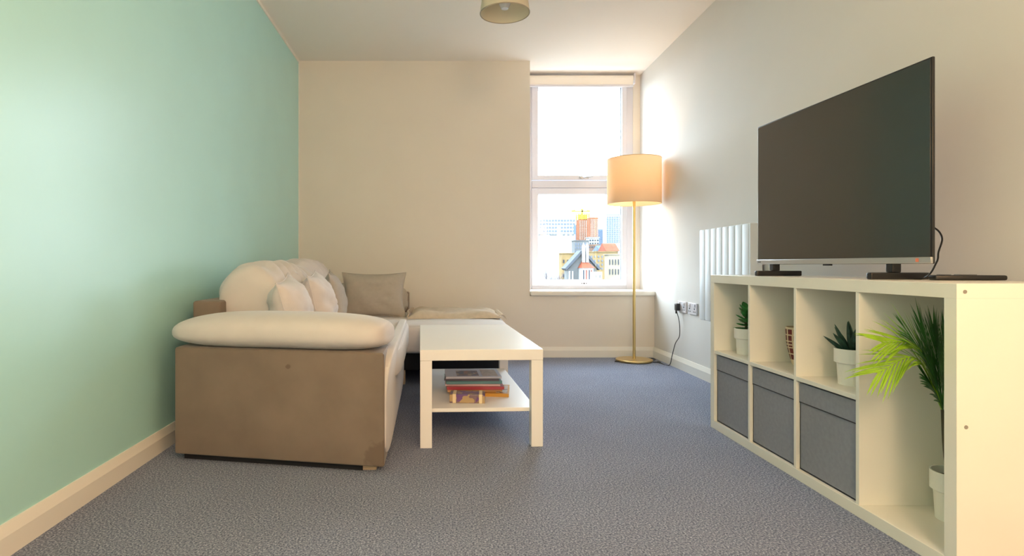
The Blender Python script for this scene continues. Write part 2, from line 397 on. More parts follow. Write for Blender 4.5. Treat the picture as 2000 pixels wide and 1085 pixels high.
def socket(y0, y1, label):
    t = thing('wall_socket', label, 'socket', (XR, (y0 + y1) / 2, 0.5), group='white sockets low on the right wall')
    box('plate', M_UPVC, XR - .012, XR, y0, y1, 0.455, 0.545, t, .004)
    for q in (0.22, 0.78):
        yc = y0 + (y1 - y0) * q
        box('switch', M_UPVC, XR - .018, XR - .012, yc - .012, yc + .012, 0.515, 0.535, t, .002)
        MB().box(XR - .0135, XR - .0118, yc - .005, yc + .005, .495, .506).box(XR - .0135, XR - .0118, yc - .018, yc - .008, .476, .482).box(XR - .0135, XR - .0118, yc + .008, yc + .018, .476, .482).obj('pin_hole', M_DARK, t)
    return t
socket(4.60, 4.76, 'white wall socket with a black plug in it, nearer the window corner')
socket(4.40, 4.56, 'white wall socket with nothing plugged in, next to the radiator')

# ------------------------------------------------------------------ corner sofa
def S(u, y): return (u - 0.0355 * (y - 2.4), y)          # runs along the mint wall
sofa = thing('corner_sofa', 'taupe velvet corner sofa with pale plush cushions along the mint wall', 'sofa', (-0.75, 3.4, 0))
afl, afr = (-1.165, 2.505), (-.252, 2.332)
abr, abl = (-.258, 2.60), (-1.17, 2.78)
MB().prism([afl, afr, abr, abl], 0.028, 0.483, .012, 3).obj('arm_body', M_VELVET, sofa)
ang = math.atan2(afr[1] - afl[1], afr[0] - afl[0])
def padfn(q):
    q = q.copy()
    if q.z < 0: q.z *= 0.85
    q.z *= 1.0 - 0.05 * max(0, q.x) ** 2 - .30 * max(0, -q.x) ** 4
    q.z += .10 * q.x * q.x * (-1)
    return q
pad = MB().blob(0, 0, 0, .482, .175, .082, 2.5, 22, padfn, 0, 4.2).obj('arm_pad', M_SOFT, sofa)
pad.matrix_local = world_of(sofa).inverted() @ Matrix.Translation((-.716, 2.565, .548)) @ Matrix.Rotation(ang, 4, 'Z')
# added near-black solid for the shade under the arm and the seat
MB().prism([(-1.135, 2.535), (-.345, 2.385), (-.36, 2.64), S(-.40, 4.0), S(-1.14, 4.0)], 0.0005, 0.0285).obj('under_shade', M_DARK, sofa)
# seat along the wall
MB().prism([S(-1.12, 2.62), S(-.255, 2.62), S(-.255, 4.2), S(-1.12, 4.2)], 0.03, 0.34, .01).obj('seat_base', M_VELVET, sofa)
sf = MB().blob(0, 0, 0, .030, .845, .222, 7, 14, lambda q: Vector((q.x + .9 * max(0, q.z) ** 2 - .25, q.y, q.z))).obj('seat_front', M_SOFT, sofa)
sf.matrix_local = world_of(sofa).inverted() @ Matrix.Translation((-.288, 3.19, .262)) @ Matrix.Rotation(math.radians(2.03), 4, 'Z')
def seatfn(q):
    q = q.copy(); q.z += .06 * math.sin(q.y * 5.0) * (1 - abs(q.x)); return q
st = MB().blob(0, 0, 0, .46, .80, .085, 7, 16, seatfn).obj('seat_cushion', M_SOFT, sofa)
st.matrix_local = world_of(sofa).inverted() @ Matrix.Translation((-.70, 3.40, .375)) @ Matrix.Rotation(math.radians(2.03), 4, 'Z')
# chaise in the far corner
MB().prism([S(-1.12, 4.10), (.41, 4.10), (.41, 5.16), S(-1.12, 5.16)], 0.10, 0.25, .01).obj('chaise_base', M_DARK, sofa)  # near-black: shade of the recess below the cushion put into its colour
MB().blob(-.36, 4.58, .325, .79, .58, .105, 9, 16).obj('chaise_cushion', M_SOFT, sofa)
for (x, y) in ((-.32, 2.42), (-1.1, 2.66), (-.33, 4.14), (.34, 4.18), (.34, 5.08), (-1.2, 5.05)):
    hgt = .03 if y < 3 else .10
    box('leg', mat('pale_wood_leg', srgb(196, 170, 140), .5), x - .03, x + .03, y - .03, y + .03, 0, hgt, sofa, .003)
# back frames
MB().prism([S(-1.21, 2.82), S(-1.075, 2.82), S(-1.075, 5.2), S(-1.21, 5.2)], 0.10, 0.66, .014).obj('back_frame', M_VELVET, sofa)
MB().prism([(-1.2, 5.08), (-.34, 5.08), (-.34, 5.22), (-1.2, 5.22)], 0.10, 0.60, .014).obj('back_frame', M_VELVET, sofa)
def wrinkle(seed, amt=.085):
    def fn(q):
        q = q.copy()
        a = 1 + amt * math.sin(q.y * 17 + 3 * noise.noise(Vector((q.z * 1.5, q.x * 1.5, seed)))) * max(0, q.z + .4) * (1 - abs(q.y)) ** .5
        a += .05 * noise.noise(Vector((q.x * 2, q.y * 2, q.z * 2 + seed)))
        q.x *= a; q.z *= a
        return q
    return fn
for i, (yc, ln, zc, hz) in enumerate(((3.30, .40, .625, .215), (4.13, .40, .64, .22))):
    c = MB().blob(0, 0, 0, .180, ln, hz, 2.3, 28, wrinkle(i * 7.3), 1, 6.5).obj('back_cushion', M_SOFT, sofa)
    c.matrix_local = world_of(sofa).inverted() @ Matrix.Translation((S(-.955, yc)[0], yc, zc)) @ Matrix.Rotation(math.radians(2), 4, 'Z') @ Matrix.Rotation(math.radians(-14), 4, 'Y')
c = MB().blob(0, 0, 0, .33, .12, .15, 3, 16, wrinkle(3)).obj('back_cushion', M_PILLOW2, sofa)
c.matrix_local = world_of(sofa).inverted() @ Matrix.Translation((-.68, 4.93, .53)) @ Matrix.Rotation(math.radians(-10), 4, 'X')

# throw pillows
def pillow(name, label, m, wd, ht, th, loc, rz, lean, roll=0, seed=0, n=22):
    b = MB(); bm = b.bm; g = {}
    for side in (1, -1):
        for i in range(n + 1):
            for j in range(n + 1):
                u = i / n * 2 - 1; v = j / n * 2 - 1
                edge = i in (0, n) or j in (0, n)
                if side == -1 and edge: g[side, i, j] = g[1, i, j]; continue
                k = (max(0, 1 - u * u) * max(0, 1 - v * v)) ** .56
                x = u * wd / 2 * (1 - .10 * (1 - v * v) * abs(u)); z = v * ht / 2 * (1 - .10 * (1 - u * u) * abs(v))
                wr = .13 * noise.noise(Vector((u * 2.2 + seed, v * 2.2, side))) + .05 * noise.noise(Vector((u * 5 + seed, v * 5, side + 3)))
                y = side * th / 2 * k * (1 + wr * 1.9)
                g[side, i, j] = bm.verts.new((x, y, z + ht / 2))
        for i in range(n):
            for j in range(n):
                bm.faces.new((g[side, i, j], g[side, i + 1, j], g[side, i + 1, j + 1], g[side, i, j + 1]))
    o = b.obj(name, m, angle=80)
    o.matrix_basis = Matrix.Translation(loc) @ Matrix.Rotation(rz, 4, 'Z') @ Matrix.Rotation(lean, 4, 'X') @ Matrix.Rotation(roll, 4, 'Y')
    pts = []
    for k in range(4 * n):
        q, r_ = divmod(k, n); i, j = ((r_, 0), (n, r_), (n - r_, n), (0, n - r_))[q]; pts.append(o.data.vertices[0].co * 0 + g_co(g, i, j, wd, ht, n))
    pts.append(pts[0])
    pp = MB().tube(pts, .0035, 5).obj('piping', m); pp.parent = o; pp.matrix_local = Matrix.Identity(4)
    return tag(o, label, 'pillow', 'throw pillows on the corner sofa')
def g_co(g, i, j, wd, ht, n):
    u = i / n * 2 - 1; v = j / n * 2 - 1
    return Vector((u * wd / 2 * (1 - .10 * (1 - v * v) * abs(u)), 0, v * ht / 2 * (1 - .10 * (1 - u * u) * abs(v)) + ht / 2))
R = math.radians
pillow('throw_pillow', 'pale shiny throw pillow nearest the padded sofa arm', M_PILLOW, .42, .335, .22, (-.755, 3.00, .445), R(-84), R(14), R(6), 1)
pillow('throw_pillow', 'pale throw pillow standing second from the padded sofa arm', M_PILLOW, .42, .35, .20, (-.715, 3.42, .445), R(-84), R(12), R(4), 5)
pillow('throw_pillow', 'beige throw pillow standing third from the arm, beside the wide pillow', M_PILLOW2, .38, .355, .14, (-.70, 3.84, .445), R(-80), R(12), R(3), 9)
pillow('throw_pillow', 'wide flat taupe pillow propped upright at the back wall end', M_PILLOW2, .50, .355, .15, (-.575, 4.55, .425), R(3), R(-10), R(0), 13)

# folded throw on the chaise
th = thing('throw_blanket', 'folded beige throw with fringed end lying on the chaise', 'blanket', (.05, 4.75, .43))
b = MB(); bm = b.bm; nx, ny = 40, 24
top = {}; bot = {}
for i in range(nx + 1):
    for j in range(ny + 1):
        u = i / nx; v = j / ny
        x = -.30 + .70 * u + .02 * math.sin(v * 4); y = 4.42 + .62 * v + .05 * (u - .5)
        z = .436 + .040 * (1 - abs(2 * u - 1) ** 6) * (1 - abs(2 * v - 1) ** 8) ** .5 + .010 * math.sin(u * 9 + v * 6) + .018 * noise.noise(Vector((u * 4, v * 4, 2)))
        z += .022 * math.exp(-((u - .10) / .10) ** 2)
        top[i, j] = bm.verts.new((x, y, z)); bot[i, j] = bm.verts.new((x, y, .4315))
for i in range(nx):
    for j in range(ny):
        bm.faces.new((top[i, j], top[i + 1, j], top[i + 1, j + 1], top[i, j + 1])); bm.faces.new((bot[i, j + 1], bot[i + 1, j + 1], bot[i + 1, j], bot[i, j]))
for i in range(nx):
    bm.faces.new((bot[i, 0], bot[i + 1, 0], top[i + 1, 0], top[i, 0])); bm.faces.new((top[i, ny], top[i + 1, ny], bot[i + 1, ny], bot[i, ny]))
for j in range(ny):
    bm.faces.new((top[0, j], top[0, j + 1], bot[0, j + 1], bot[0, j])); bm.faces.new((bot[nx, j], bot[nx, j + 1], top[nx, j + 1], top[nx, j]))
b.obj('folded_cloth', M_THROW, th, angle=70)
b = MB()
for k in range(4):
    z = .442 + k * .009
    b.tube(catmull([(-.305 + .004 * k, 4.43, z), (-.315, 4.6, z + .004), (-.31, 4.85, z + .003), (-.295, 5.02, z)], 6), .0055, 6)
b.obj('fold_edge', M_THROW, th)
b = MB()
for k in range(34):
    y = 4.45 + k * .0175 + random.uniform(-.003, .003)
    b.tube(catmull([(.385, y, .452), (.412, y + random.uniform(-.01, .01), .458), (.432, y + random.uniform(-.015, .015), .446), (.44, y + random.uniform(-.02, .02), .425)], 3), .004, 5, .002)
fo = b.obj('fringe', M_THROW, th); fo['kind'] = 'stuff'

# ------------------------------------------------------------------ coffee table
TR = R(2.7)
tb = thing('coffee_table', 'white square-legged coffee table with a lower shelf before the sofa', 'table', (.128, 3.25, 0), TR, local=True)
TW, TL, TH = .282, .565, .447
MB().box(-TW, TW, -TL, TL, TH - .05, TH, .0025).obj('table_top', M_TABLE, tb)
lg = MB().box(-.027, .027, -.027, .027, 0, TH - .0505, .002).obj('leg', M_TABLE, tb)
for i, (sx, sy) in enumerate(((-1, -1), (1, -1), (-1, 1), (1, 1))):
    l = (sx * (TW - .0275), sy * (TL - .0275), 0)
    if i == 0: lg.location = l
    else: share(lg, 'leg', l, tb)
MB().box(-TW + .026, TW - .026, -TL + .045, TL - .045, .152, .170, .002).obj('lower_shelf', M_TABLE, tb)

# magazines on the lower shelf
def magazine(label, x, y, z, wd, dp, t, rz, cm, art=None, page=True):
    o = thing('magazine', label, 'magazine', (x, y, z), rz, 'magazines stacked on the lower shelf', local=True)
    MB().box(-wd / 2 + .002, wd / 2 - .002, -dp / 2 + .002, dp / 2, .0012, t - .0012).obj('pages', M_PAPER, o)
    b = MB()
    b.box(-wd / 2, wd / 2, -dp / 2, dp / 2, 0, .0012).box(-wd / 2, wd / 2, -dp / 2, dp / 2, t - .0012, t).box(-wd / 2, wd / 2, -dp / 2 - .001, -dp / 2 + .0012, 0, t)
    b.obj('cover', cm, o)
    if art:
        for (x0, x1, y0, y1, am) in art:
            MB().box(x0 * wd, x1 * wd, y0 * dp, y1 * dp, t, t + .0006).obj('cover_picture', am, o)
    return o
c = srgb
z = .1702; cx, cy = .150, 3.10
PURP = print_mat('cover_print_purple', [c(80, 70, 110), c(120, 90, 90), c(60, 70, 110), c(170, 150, 140), c(150, 90, 70)], 40, 26, 1)
stack = [
    ('orange-spined magazine at the bottom of the stack, sticking out right', .02, -.015, .30, .23, .016, -7, mat('cover_amber', c(206, 150, 60), .35)),
    ('tan magazine second from the bottom of the stack', -.02, .01, .28, .22, .013, 4, mat('cover_tan', c(214, 170, 120), .35)),
    ('red and pink covered magazine in the middle of the stack', -.012, -.006, .29, .22, .015, 1, mat('cover_red', c(170, 60, 72), .35)),
    ('pale pink magazine above the red one in the stack', -.02, .008, .28, .22, .010, -2, mat('cover_pink', c(214, 178, 182), .35)),
    ('teal covered magazine in the upper half of the stack', -.022, 0, .285, .21, .014, 3, mat('cover_teal', c(96, 140, 146), .35)),
    ('dark grey magazine just under the topmost one', -.024, .012, .28, .22, .010, -3, mat('cover_grey', c(90, 80, 92), .35)),
    ('pale magazine with two cover pictures on top of the stack', -.022, .018, .285, .225, .010, 2, mat('cover_pale', c(206, 206, 220), .35)),
]
for i, (lab, dx, dy, wd, dp, t, rz, cm) in enumerate(stack):
    art = None
    if i == 6:
        art = [(-.30, .10, -.40, .25, PURP), (.16, .44, -.42, .40, mat('cover_art_sand', c(198, 180, 166), .35, noise_amt=.2, nscale=60))]
    if i == 0:
        art = [(.28, .47, -.4, .4, print_mat('cover_print_grey', [c(120, 110, 110), c(200, 190, 180), c(90, 80, 90)], 50, 30, 3))]
    magazine(lab, cx + dx, cy + dy, z, wd, dp, t, R(rz), cm, art); z += t + .0008
bx = thing('small_box', 'small purple and gold box with cream bands before the magazine stack', 'box', (.095, 2.865, .1702), R(-4), local=True)
MB().box(-.085, .085, -.045, .045, 0, .042, .003).obj('box_body', print_mat('box_print', [c(140, 118, 100), c(96, 60, 124), c(176, 150, 110), c(124, 100, 110), c(110, 76, 130)], 34, 40, 5), bx)
for x in (-.062, .064):
    MB().box(x - .008, x + .008, -.0462, .0462, -.0, .0435, .001).obj('band', mat('cream_band', c(226, 206, 170), .5), bx)

# ------------------------------------------------------------------ floor lamp
LX, LY = 1.612, 5.10
lamp = thing('floor_lamp', 'brass floor lamp with cream drum shade glowing beside the window', 'lamp', (LX, LY, 0))
MB().lathe([(0, 0.004), (.15, .004), (.155, .008), (.155, .018), (.150, .022), (.03, .026), (0, .026)], (LX, LY, 0), 48).obj('base', M_BRASS, lamp)
MB().lathe([(0, 0), (.148, 0), (.148, .005), (0, .005)], (LX, LY, 0), 40).obj('base_pad', M_BLACKP, lamp)
MB().tube([(LX, LY, .02), (LX, LY, 1.44)], .0125, 28).obj('pole', M_BRASS, lamp)
ZS0, ZS1, RS = 1.362, 1.752, .227
MB().lathe([(RS, ZS0), (RS, ZS1), (RS - .003, ZS1), (RS - .003, ZS0)], (LX, LY, 0), 64, close=True).obj('lamp_shade', M_SHADE, lamp)
for zz in (ZS0 + .002, ZS1 - .002):
    MB().tube([(LX + (RS - .001) * math.cos(a * math.pi / 24), LY + (RS - .001) * math.sin(a * math.pi / 24), zz) for a in range(49)], .003, 6).obj('shade_rim', mat('shade_rim', c(226, 200, 160), .7), lamp)
b = MB()
for a in (90, 210, 330):
    b.tube([(LX, LY, 1.44), (LX + (RS - .004) * math.cos(R(a)), LY + (RS - .004) * math.sin(R(a)), 1.44)], .0025, 6)
b.obj('spider', M_BRASS, lamp)
lh = MB().lathe([(0, 1.44), (.02, 1.44), (.02, 1.49), (.0, 1.49)], (LX, LY, 0), 16).obj('lamp_holder', M_BLACKP, lamp)
bulbm = mat('lit_bulb', (1, .85, .6), .5, emit=((1.0, .68, .34), 12.0))
MB().lathe([(0, 1.488), (.014, 1.49), (.018, 1.51), (.030, 1.55), (.030, 1.57), (.02, 1.592), (0, 1.60)], (LX, LY, 0), 20).obj('bulb', bulbm, lh)
light('floor_lamp_bulb', 'POINT', (LX, LY, 1.60), 3.4, (1.0, 0.68, 0.34), shadow_soft_size=0.03)
MB().tube([(LX + .001, LY - .013, 1.365), (LX + .001, LY - .016, 1.30)], .0012, 5).obj('pull_cord', M_BRASS, lamp)
cord = [(LX - .145, LY - .03, .006), (LX - .185, LY - .06, .005)]
cb = MB().tube(catmull([(LX + .15, LY + .02, .006), (LX + .2, LY + .05, .005), (LX + .215, LY + .11, .005), (LX + .15, LY + .15, .006)], 6), .0035, 6).obj('cord', M_BLACKP, lamp)
cb = MB().tube(catmull([(LX - .14, LY - .05, .005), (LX - .175, LY - .04, .005), (LX - .16, LY - .01, .005)], 5), .0035, 6).obj('cord', M_BLACKP, lamp)
cb = MB().tube(catmull([(LX + .14, LY - .06, .005), (LX + .2, LY - .08, .005), (LX + .19, LY - .03, .005), (1.80, 4.99, .005), (1.825, 4.86, .006), (1.828, 4.80, .10), (1.838, 4.76, .20), (1.848, 4.70, .27), (1.842, 4.69, .38), (1.838, 4.725, .45), (1.832, 4.725, .475)], 7), .0035, 6)
cb.obj('cord', M_BLACKP, lamp)
MB().box(1.825, XR - .0125, 4.705, 4.75, .468, .525, .006).tube([(1.832, 4.727, .47), (1.832, 4.727, .445)], .007, 8).obj('plug', M_BLACKP, lamp)

# ------------------------------------------------------------------ ceiling pendant
PX, PY, PZ = P(986, 26, 3.3)
pend = thing('ceiling_pendant', 'pale fabric pendant shade hanging unlit from the ceiling', 'lamp', (PX, PY, PZ))
MB().lathe([(.139, 0), (.112, .20), (.109, .20), (.136, 0)], (PX, PY, PZ), 48, close=True).obj('pendant_shade', M_SHADE2, pend)
b = MB()
b.tube([(PX + .138 * math.cos(a * math.pi / 24), PY + .138 * math.sin(a * math.pi / 24), PZ) for a in range(49)], .0028, 6)
b.obj('shade_rim', mat('pendant_rim', c(170, 158, 140), .7), pend)
b = MB()
for a in (30, 150, 270): b.tube([(PX, PY, PZ + .17), (PX + .112 * math.cos(R(a)), PY + .112 * math.sin(R(a)), PZ + .19)], .002, 5)
b.obj('spider', M_UPVC, pend)
MB().lathe([(0, .02), (.02, .025), (.032, .05), (.034, .07), (.026, .10), (.016, .125), (.0, .126)], (PX, PY, PZ), 20).obj('bulb', mat('frosted_bulb', c(232, 232, 240), .25), pend)
MB().lathe([(0, .12), (.018, .12), (.018, .19), (0, .19)], (PX, PY, PZ), 16).obj('lamp_holder', M_UPVC, pend)
MB().tube([(PX, PY, PZ + .18), (PX, PY, H - .02)], .0035, 8).obj('flex', M_UPVC, pend)
MB().lathe([(0, H - PZ - .03), (.02, H - PZ - .03), (.045, H - PZ), (0, H - PZ)], (PX, PY, PZ), 24).obj('ceiling_rose', M_UPVC, pend)

# ------------------------------------------------------------------ cube shelf unit
SX0, SX1 = 1.353, 1.745; SY0, SY1 = 1.566, 3.034; SZ = .782; T = .04
sh = thing('cube_shelf', 'long white cube shelf unit under the television by the right wall', 'shelf', (1.55, 2.3, 0))
box('top_panel', M_LAM, SX0, SX1, SY0, SY1, SZ - T, SZ, sh, .0008)
box('bottom_panel', M_LAM, SX0, SX1, SY0, SY1, 0, T, sh, .0015)
box('side_panel', M_LAM, SX0, SX1, SY0, SY0 + T, T, SZ - T, sh, .0005)
box('side_panel', M_LAM, SX0, SX1, SY1 - T, SY1, T, SZ - T, sh, .0005)
cell = (SY1 - SY0 - 2 * T - 3 * .016) / 4
DV = [SY1 - T - cell * (k + 1) - .016 * k - .008 for k in range(3)]
for d in DV: box('divider', M_LAM, SX0 + .002, SX1, d - .008, d + .008, T, SZ - T, sh, .001)
ZM0, ZM1 = .383, .399
edges = [SY1 - T] + [e for d in DV for e in (d + .008, d - .008)] + [SY0 + T]
for k in range(3): box('middle_shelf', M_LAM, SX0 + .002, SX1, edges[2 * k + 1], edges[2 * k], ZM0, ZM1, sh, .001)
box('back_panel', M_LAM, SX1 - .004, SX1 + .002, SY0 + .002, SY1 - .002, .005, SZ - .005, sh)
for (x, zz) in ((SX0 + .022, SZ - .022), (SX0 + .025, .40), (SX0 + .022, .022)):
    o = MB().lathe([(0, 0), (.0055, 0), (.005, .0012), (0, .0012)], n=14).obj('screw_cap', mat('screw_grey', c(150, 145, 135), .4), sh)
    o.matrix_local = world_of(sh).inverted() @ Matrix.Translation((x, SY0, zz)) @ Matrix.Rotation(R(90), 4, 'X')

# fabric storage boxes
def bin_(k, label):
    y1, y0 = edges[2 * k] - .004, edges[2 * k + 1] + .004
    o = thing('storage_box', label, 'storage box', (SX0 + .2, (y0 + y1) / 2, T), 0, 'grey fabric boxes in the lower cubes')
    x0 = SX0 + .014
    b = MB(); z0, z1 = T + .0005, ZM0 - .008
    b.box(x0, x0 + .008, y0, y1, z0, z1, .002).box(SX1 - .03, SX1 - .022, y0, y1, z0, z1, .002).box(x0, SX1 - .022, y0, y0 + .008, z0, z1, .002).box(x0, SX1 - .022, y1 - .008, y1, z0, z1, .002).box(x0, SX1 - .022, y0, y1, z0, z0 + .006)
    b.obj('box_body', M_GREYFAB, o)
    hb = box('hem_band', M_GREYFAB, x0 - .0025, x0, y0 + .001, y1 - .001, z1 - .072, z1, o, .001)
    box('seam', mat('seam_thread', c(70, 68, 76), .9), x0 - .0032, x0 - .0005, y0 + .002, y1 - .002, z1 - .0755, z1 - .0725, hb)
bin_(0, 'grey fabric box in the lower cube nearest the window')
bin_(1, 'grey fabric box in the middle lower cube of three')
bin_(2, 'grey fabric box in the lower cube beside the palm')

# potted plants
def pot_profile(r, h):
    return [(0, 0), (r * .78, 0), (r * .84, h * .5), (r * .86, h * .58), (r, h * .62), (r, h), (r * .93, h), (r * .90, h * .80), (0, h * .80)]
def plant(name, label, x, y, z, r, h):
    o = thing(name, label, 'plant', (x, y, z), 0, None)
    pt = MB().lathe(pot_profile(r, h), (x, y, z), 40).obj('pot', M_POT, o)
    b = MB(); b.lathe([(0, h * .86), (r * .5, h * .87), (r * .915, h * .84), (r * .9, h * .805)], (x, y, z), 24); b.obj('soil', M_SOIL, pt)
    return o
def leaf(b, base_, dirv, ln, wd, cup=.3, droop=.0, n=8, thick=.15):
    """fleshy pointed leaf: a tapering lens-section tube"""
    base_ = Vector(base_); d = Vector(dirv).normalized(); up = Vector((0, 0, 1))
    side = d.cross(up); side = side.normalized() if side.length > 1e-4 else Vector((1, 0, 0)); nn = side.cross(d).normalized()
    rings = []
    for i in range(n + 1):
        t = i / n; wv = wd * (math.sin(math.pi * min(1, (t * .88 + .12))) ** .8) if t < 1 else wd * .02
        q = base_ + d * ln * t - up * droop * ln * t * t
        rings.append([b.bm.verts.new(q + side * wv * a + nn * (wv * e)) for a, e in ((-1, cup), (-.5, -thick), (0, -thick * 1.6), (.5, -thick), (1, cup), (.5, cup * .4), (0, thick * .2), (-.5, cup * .4))])
    for a, e in zip(rings, rings[1:]):
        for k in range(8): b.bm.faces.new((a[k], a[(k + 1) % 8], e[(k + 1) % 8], e[k]))
    b.bm.faces.new(rings[0][::-1]); b.bm.faces.new(rings[-1])

x, y = 1.455, 2.87
p1 = plant('potted_succulent', 'bright green succulent in a white pot in the cube nearest the window', x, y, ZM1, .055, .125)
random.seed(3)
b0 = MB().tube([(x, y, ZM1 + .10), (x - .005, y, ZM1 + .16), (x, y, ZM1 + .215)], .006, 8, .004); b0.obj('stem', M_STEM, p1)
for k in range(20):
    a = k * 2.4; t = k / 19
    b = MB(); leaf(b, (x, y, ZM1 + .118 + .10 * t), (math.cos(a), math.sin(a), -.05 + 1.2 * t), .062 * (1 - .25 * t), .017, .2, 0, 7, .2); b.obj('leaf', M_SUCC, p1)
x, y = 1.468, 2.136
p2 = plant('potted_aloe', 'dark spiky aloe in a white pot in the third upper cube', x, y, ZM1, .058, .130)
for k in range(13):
    a = k * 2.4; t = k / 12
    b = MB(); leaf(b, (x + .01 * math.cos(a), y + .01 * math.sin(a), ZM1 + .105), (math.cos(a) * (1 - .75 * t), math.sin(a) * (1 - .75 * t), .75 + .5 * t), .105 + .03 * t, .0115, .5, .05, 8, .4); b.obj('leaf', M_ALOE, p2)
# tapered patterned tumbler
vx, vy = 1.520, 2.545
vz = thing('patterned_tumbler', 'cream tumbler with dark red blocks in the second upper cube', 'tumbler', (vx, vy, ZM1))
MB().lathe([(0, 0), (.026, 0), (.032, .012), (.050, .09), (.054, .165), (.051, .165), (.046, .09), (.028, .012), (0, .01)], (vx, vy, ZM1), 40).obj('cup_body', mat('cream_glaze', c(226, 204, 172), .35), vz)
b = MB(); rng = random.Random(4)
for row in range(5):
    z0 = .026 + row * .027
    for k in range(12):
        if rng.random() < .12: continue
        a0 = 2 * math.pi * (k + .10 + rng.random() * .1) / 12; a1 = 2 * math.pi * (k + .82 + rng.random() * .1) / 12
        def rr(zq):
            return (.032 + (zq - .012) / .078 * .018 if zq < .09 else .050 + (zq - .09) / .075 * .004) + .0008
        vs4 = []
        for (aa, zq) in ((a0, z0), ((a0 + a1) / 2, z0), (a1, z0), (a1, z0 + .022), ((a0 + a1) / 2, z0 + .022), (a0, z0 + .022)):
            vs4.append(b.bm.verts.new((vx + rr(zq) * math.cos(aa), vy + rr(zq) * math.sin(aa), ZM1 + zq)))
        b.bm.faces.new((vs4[0], vs4[1], vs4[4], vs4[5])); b.bm.faces.new((vs4[1], vs4[2], vs4[3], vs4[4]))
b.obj('painted_pattern', mat('oxblood_glaze', c(104, 34, 30), .4, noise_amt=.4, nscale=60), vz)['kind'] = 'stuff'

# palm
x, y = 1.575, 1.83
p3 = plant('potted_palm', 'tall feathery palm in a white pot in the open end cube', x, y, T, .062, .150)
crown = Vector((1.528, 1.82, .385))
MB().tube(catmull([(x - .02, y, T + .12), (1.538, 1.825, .28), crown], 6), .006, 8, .004).obj('stem', M_STEM, p3)
def frond(pts, m, L0, nleaf=17, seed=0, wid=.0031, plane=Vector((0, 0, 1))):
    rg = random.Random(seed); cv = catmull(pts, 10); n = len(cv)
    r = MB().tube(cv, .003, 6, .0012).obj('frond', m, p3)
    b = MB()
    for k in range(nleaf):
        t = .22 + .78 * k / (nleaf - 1); i = min(n - 2, int(t * (n - 1))); q = cv[i]; d = (cv[i + 1] - cv[i]).normalized()
        sd = d.cross(plane).normalized()
        ll = L0 * (math.sin(math.pi * (.18 + .70 * t)) ** .7) * rg.uniform(.85, 1.1)
        for s_ in (-1, 1):
            dv = (d * (1.0 + .4 * t) + sd * s_ * (.62 - .22 * t) + Vector((0, 0, rg.uniform(-.12, .1)))).normalized()
            nn = dv.cross(sd).normalized(); sw = dv.cross(nn).normalized()
            prev = None
            for j in range(6):
                tt = j / 5; c_ = q + dv * ll * tt - Vector((0, 0, 1)) * ll * .10 * tt * tt
                wq = wid * (math.sin(math.pi * (.15 + .85 * tt)) ** .8 if tt < 1 else .02)
                a = b.bm.verts.new(c_ + sw * wq); m_ = b.bm.verts.new(c_ - nn * wq * .35); e = b.bm.verts.new(c_ - sw * wq)
                if prev:
                    b.bm.faces.new((prev[0], a, m_, prev[1])); b.bm.faces.new((prev[1], m_, e, prev[2]))
                prev = (a, m_, e)
    lo = b.obj('leaflets', m, None); lo.parent = r
    lo.matrix_local = world_of(r).inverted(); lo['kind'] = 'stuff'
def fr_(tip, Yt, mid, Ym, m, L0, seed, n=17, plane=Vector((0, 0, 1))):
    frond([crown, P(*mid, Ym), P(*tip, Yt)], m, L0, n, seed, plane=plane)
PV = Vector((.45, -.75, .5))
fr_((1712, 728), 1.66, (1790, 700), 1.74, M_LEAFY, .20, 1, 18, Vector((.2, -.6, .8)))
fr_((1722, 668), 1.70, (1795, 680), 1.76, M_LEAFY, .18, 2, 17, PV)
fr_((1772, 650), 1.74, (1815, 712), 1.78, M_LEAF, .17, 3, 18, PV)
fr_((1797, 630), 1.79, (1822, 720), 1.80, M_LEAF, .17, 4, 20, PV)
fr_((1822, 632), 1.83, (1832, 720), 1.82, M_LEAF, .16, 5, 19, PV)
fr_((1846, 640), 1.80, (1843, 730), 1.80, M_LEAF, .15, 6, 18, PV)
fr_((1806, 735), 1.76, (1826, 765), 1.79, M_LEAF, .13, 7, 16, PV)

# ------------------------------------------------------------------ television
tv = thing('television', 'large flat black television standing on the white cube shelf', 'television', (1.51, 2.3, SZ), local=True)
TVL = math.hypot(.955, .045); ta = math.atan2(.955, -.048)     # runs from the near to the far end
A = Vector((1.535, 1.852, 0)); Bv = Vector((1.487, 2.806, 0)); d = (Bv - A).normalized(); nrm = Vector((-d.y, d.x, 0))
Mtv = Matrix.Translation(((A + Bv) / 2)) @ Matrix.Rotation(math.atan2(d.y, d.x), 4, 'Z')      # local x along screen, y towards the room
Mtv = Matrix.Translation((0, 0, 0)) @ Mtv
def tvp(name, m, x0, x1, y0, y1, z0, z1, bev=.002):
    o = MB().box(x0, x1, y0, y1, z0, z1, bev).obj(name, m, None); o.parent = tv
    o.matrix_local = Matrix.Translation(-Vector(tv.location)) @ Mtv; return o
hl = (Bv - A).length / 2
tvp('back_casing', M_BLACKP, -hl * .8, hl * .8, -.055, .002, .87, 1.30, .02)
tvp('panel', M_BLACKP, -hl, hl, .002, .012, .835, 1.488, .003)
tvp('screen', M_SCREEN, -hl + .006, hl - .006, .0115, .0135, .858, 1.482, .0005)
tvp('bottom_bar', M_SILVER, -hl, hl, .008, .017, .836, .857, .002)
tvp('sensor', M_BLACKP, -.02, .02, .004, .016, .829, .836, .001)
tvp('sticker', mat('red_sticker', c(216, 120, 90), .5), -hl + .045, -hl + .057, .0165, .0176, .841, .853, .0004)
tvp('maker_mark', mat('mark_grey', c(110, 110, 116), .5), hl - .035, hl - .012, .0165, .0175, .843, .849, .0003)
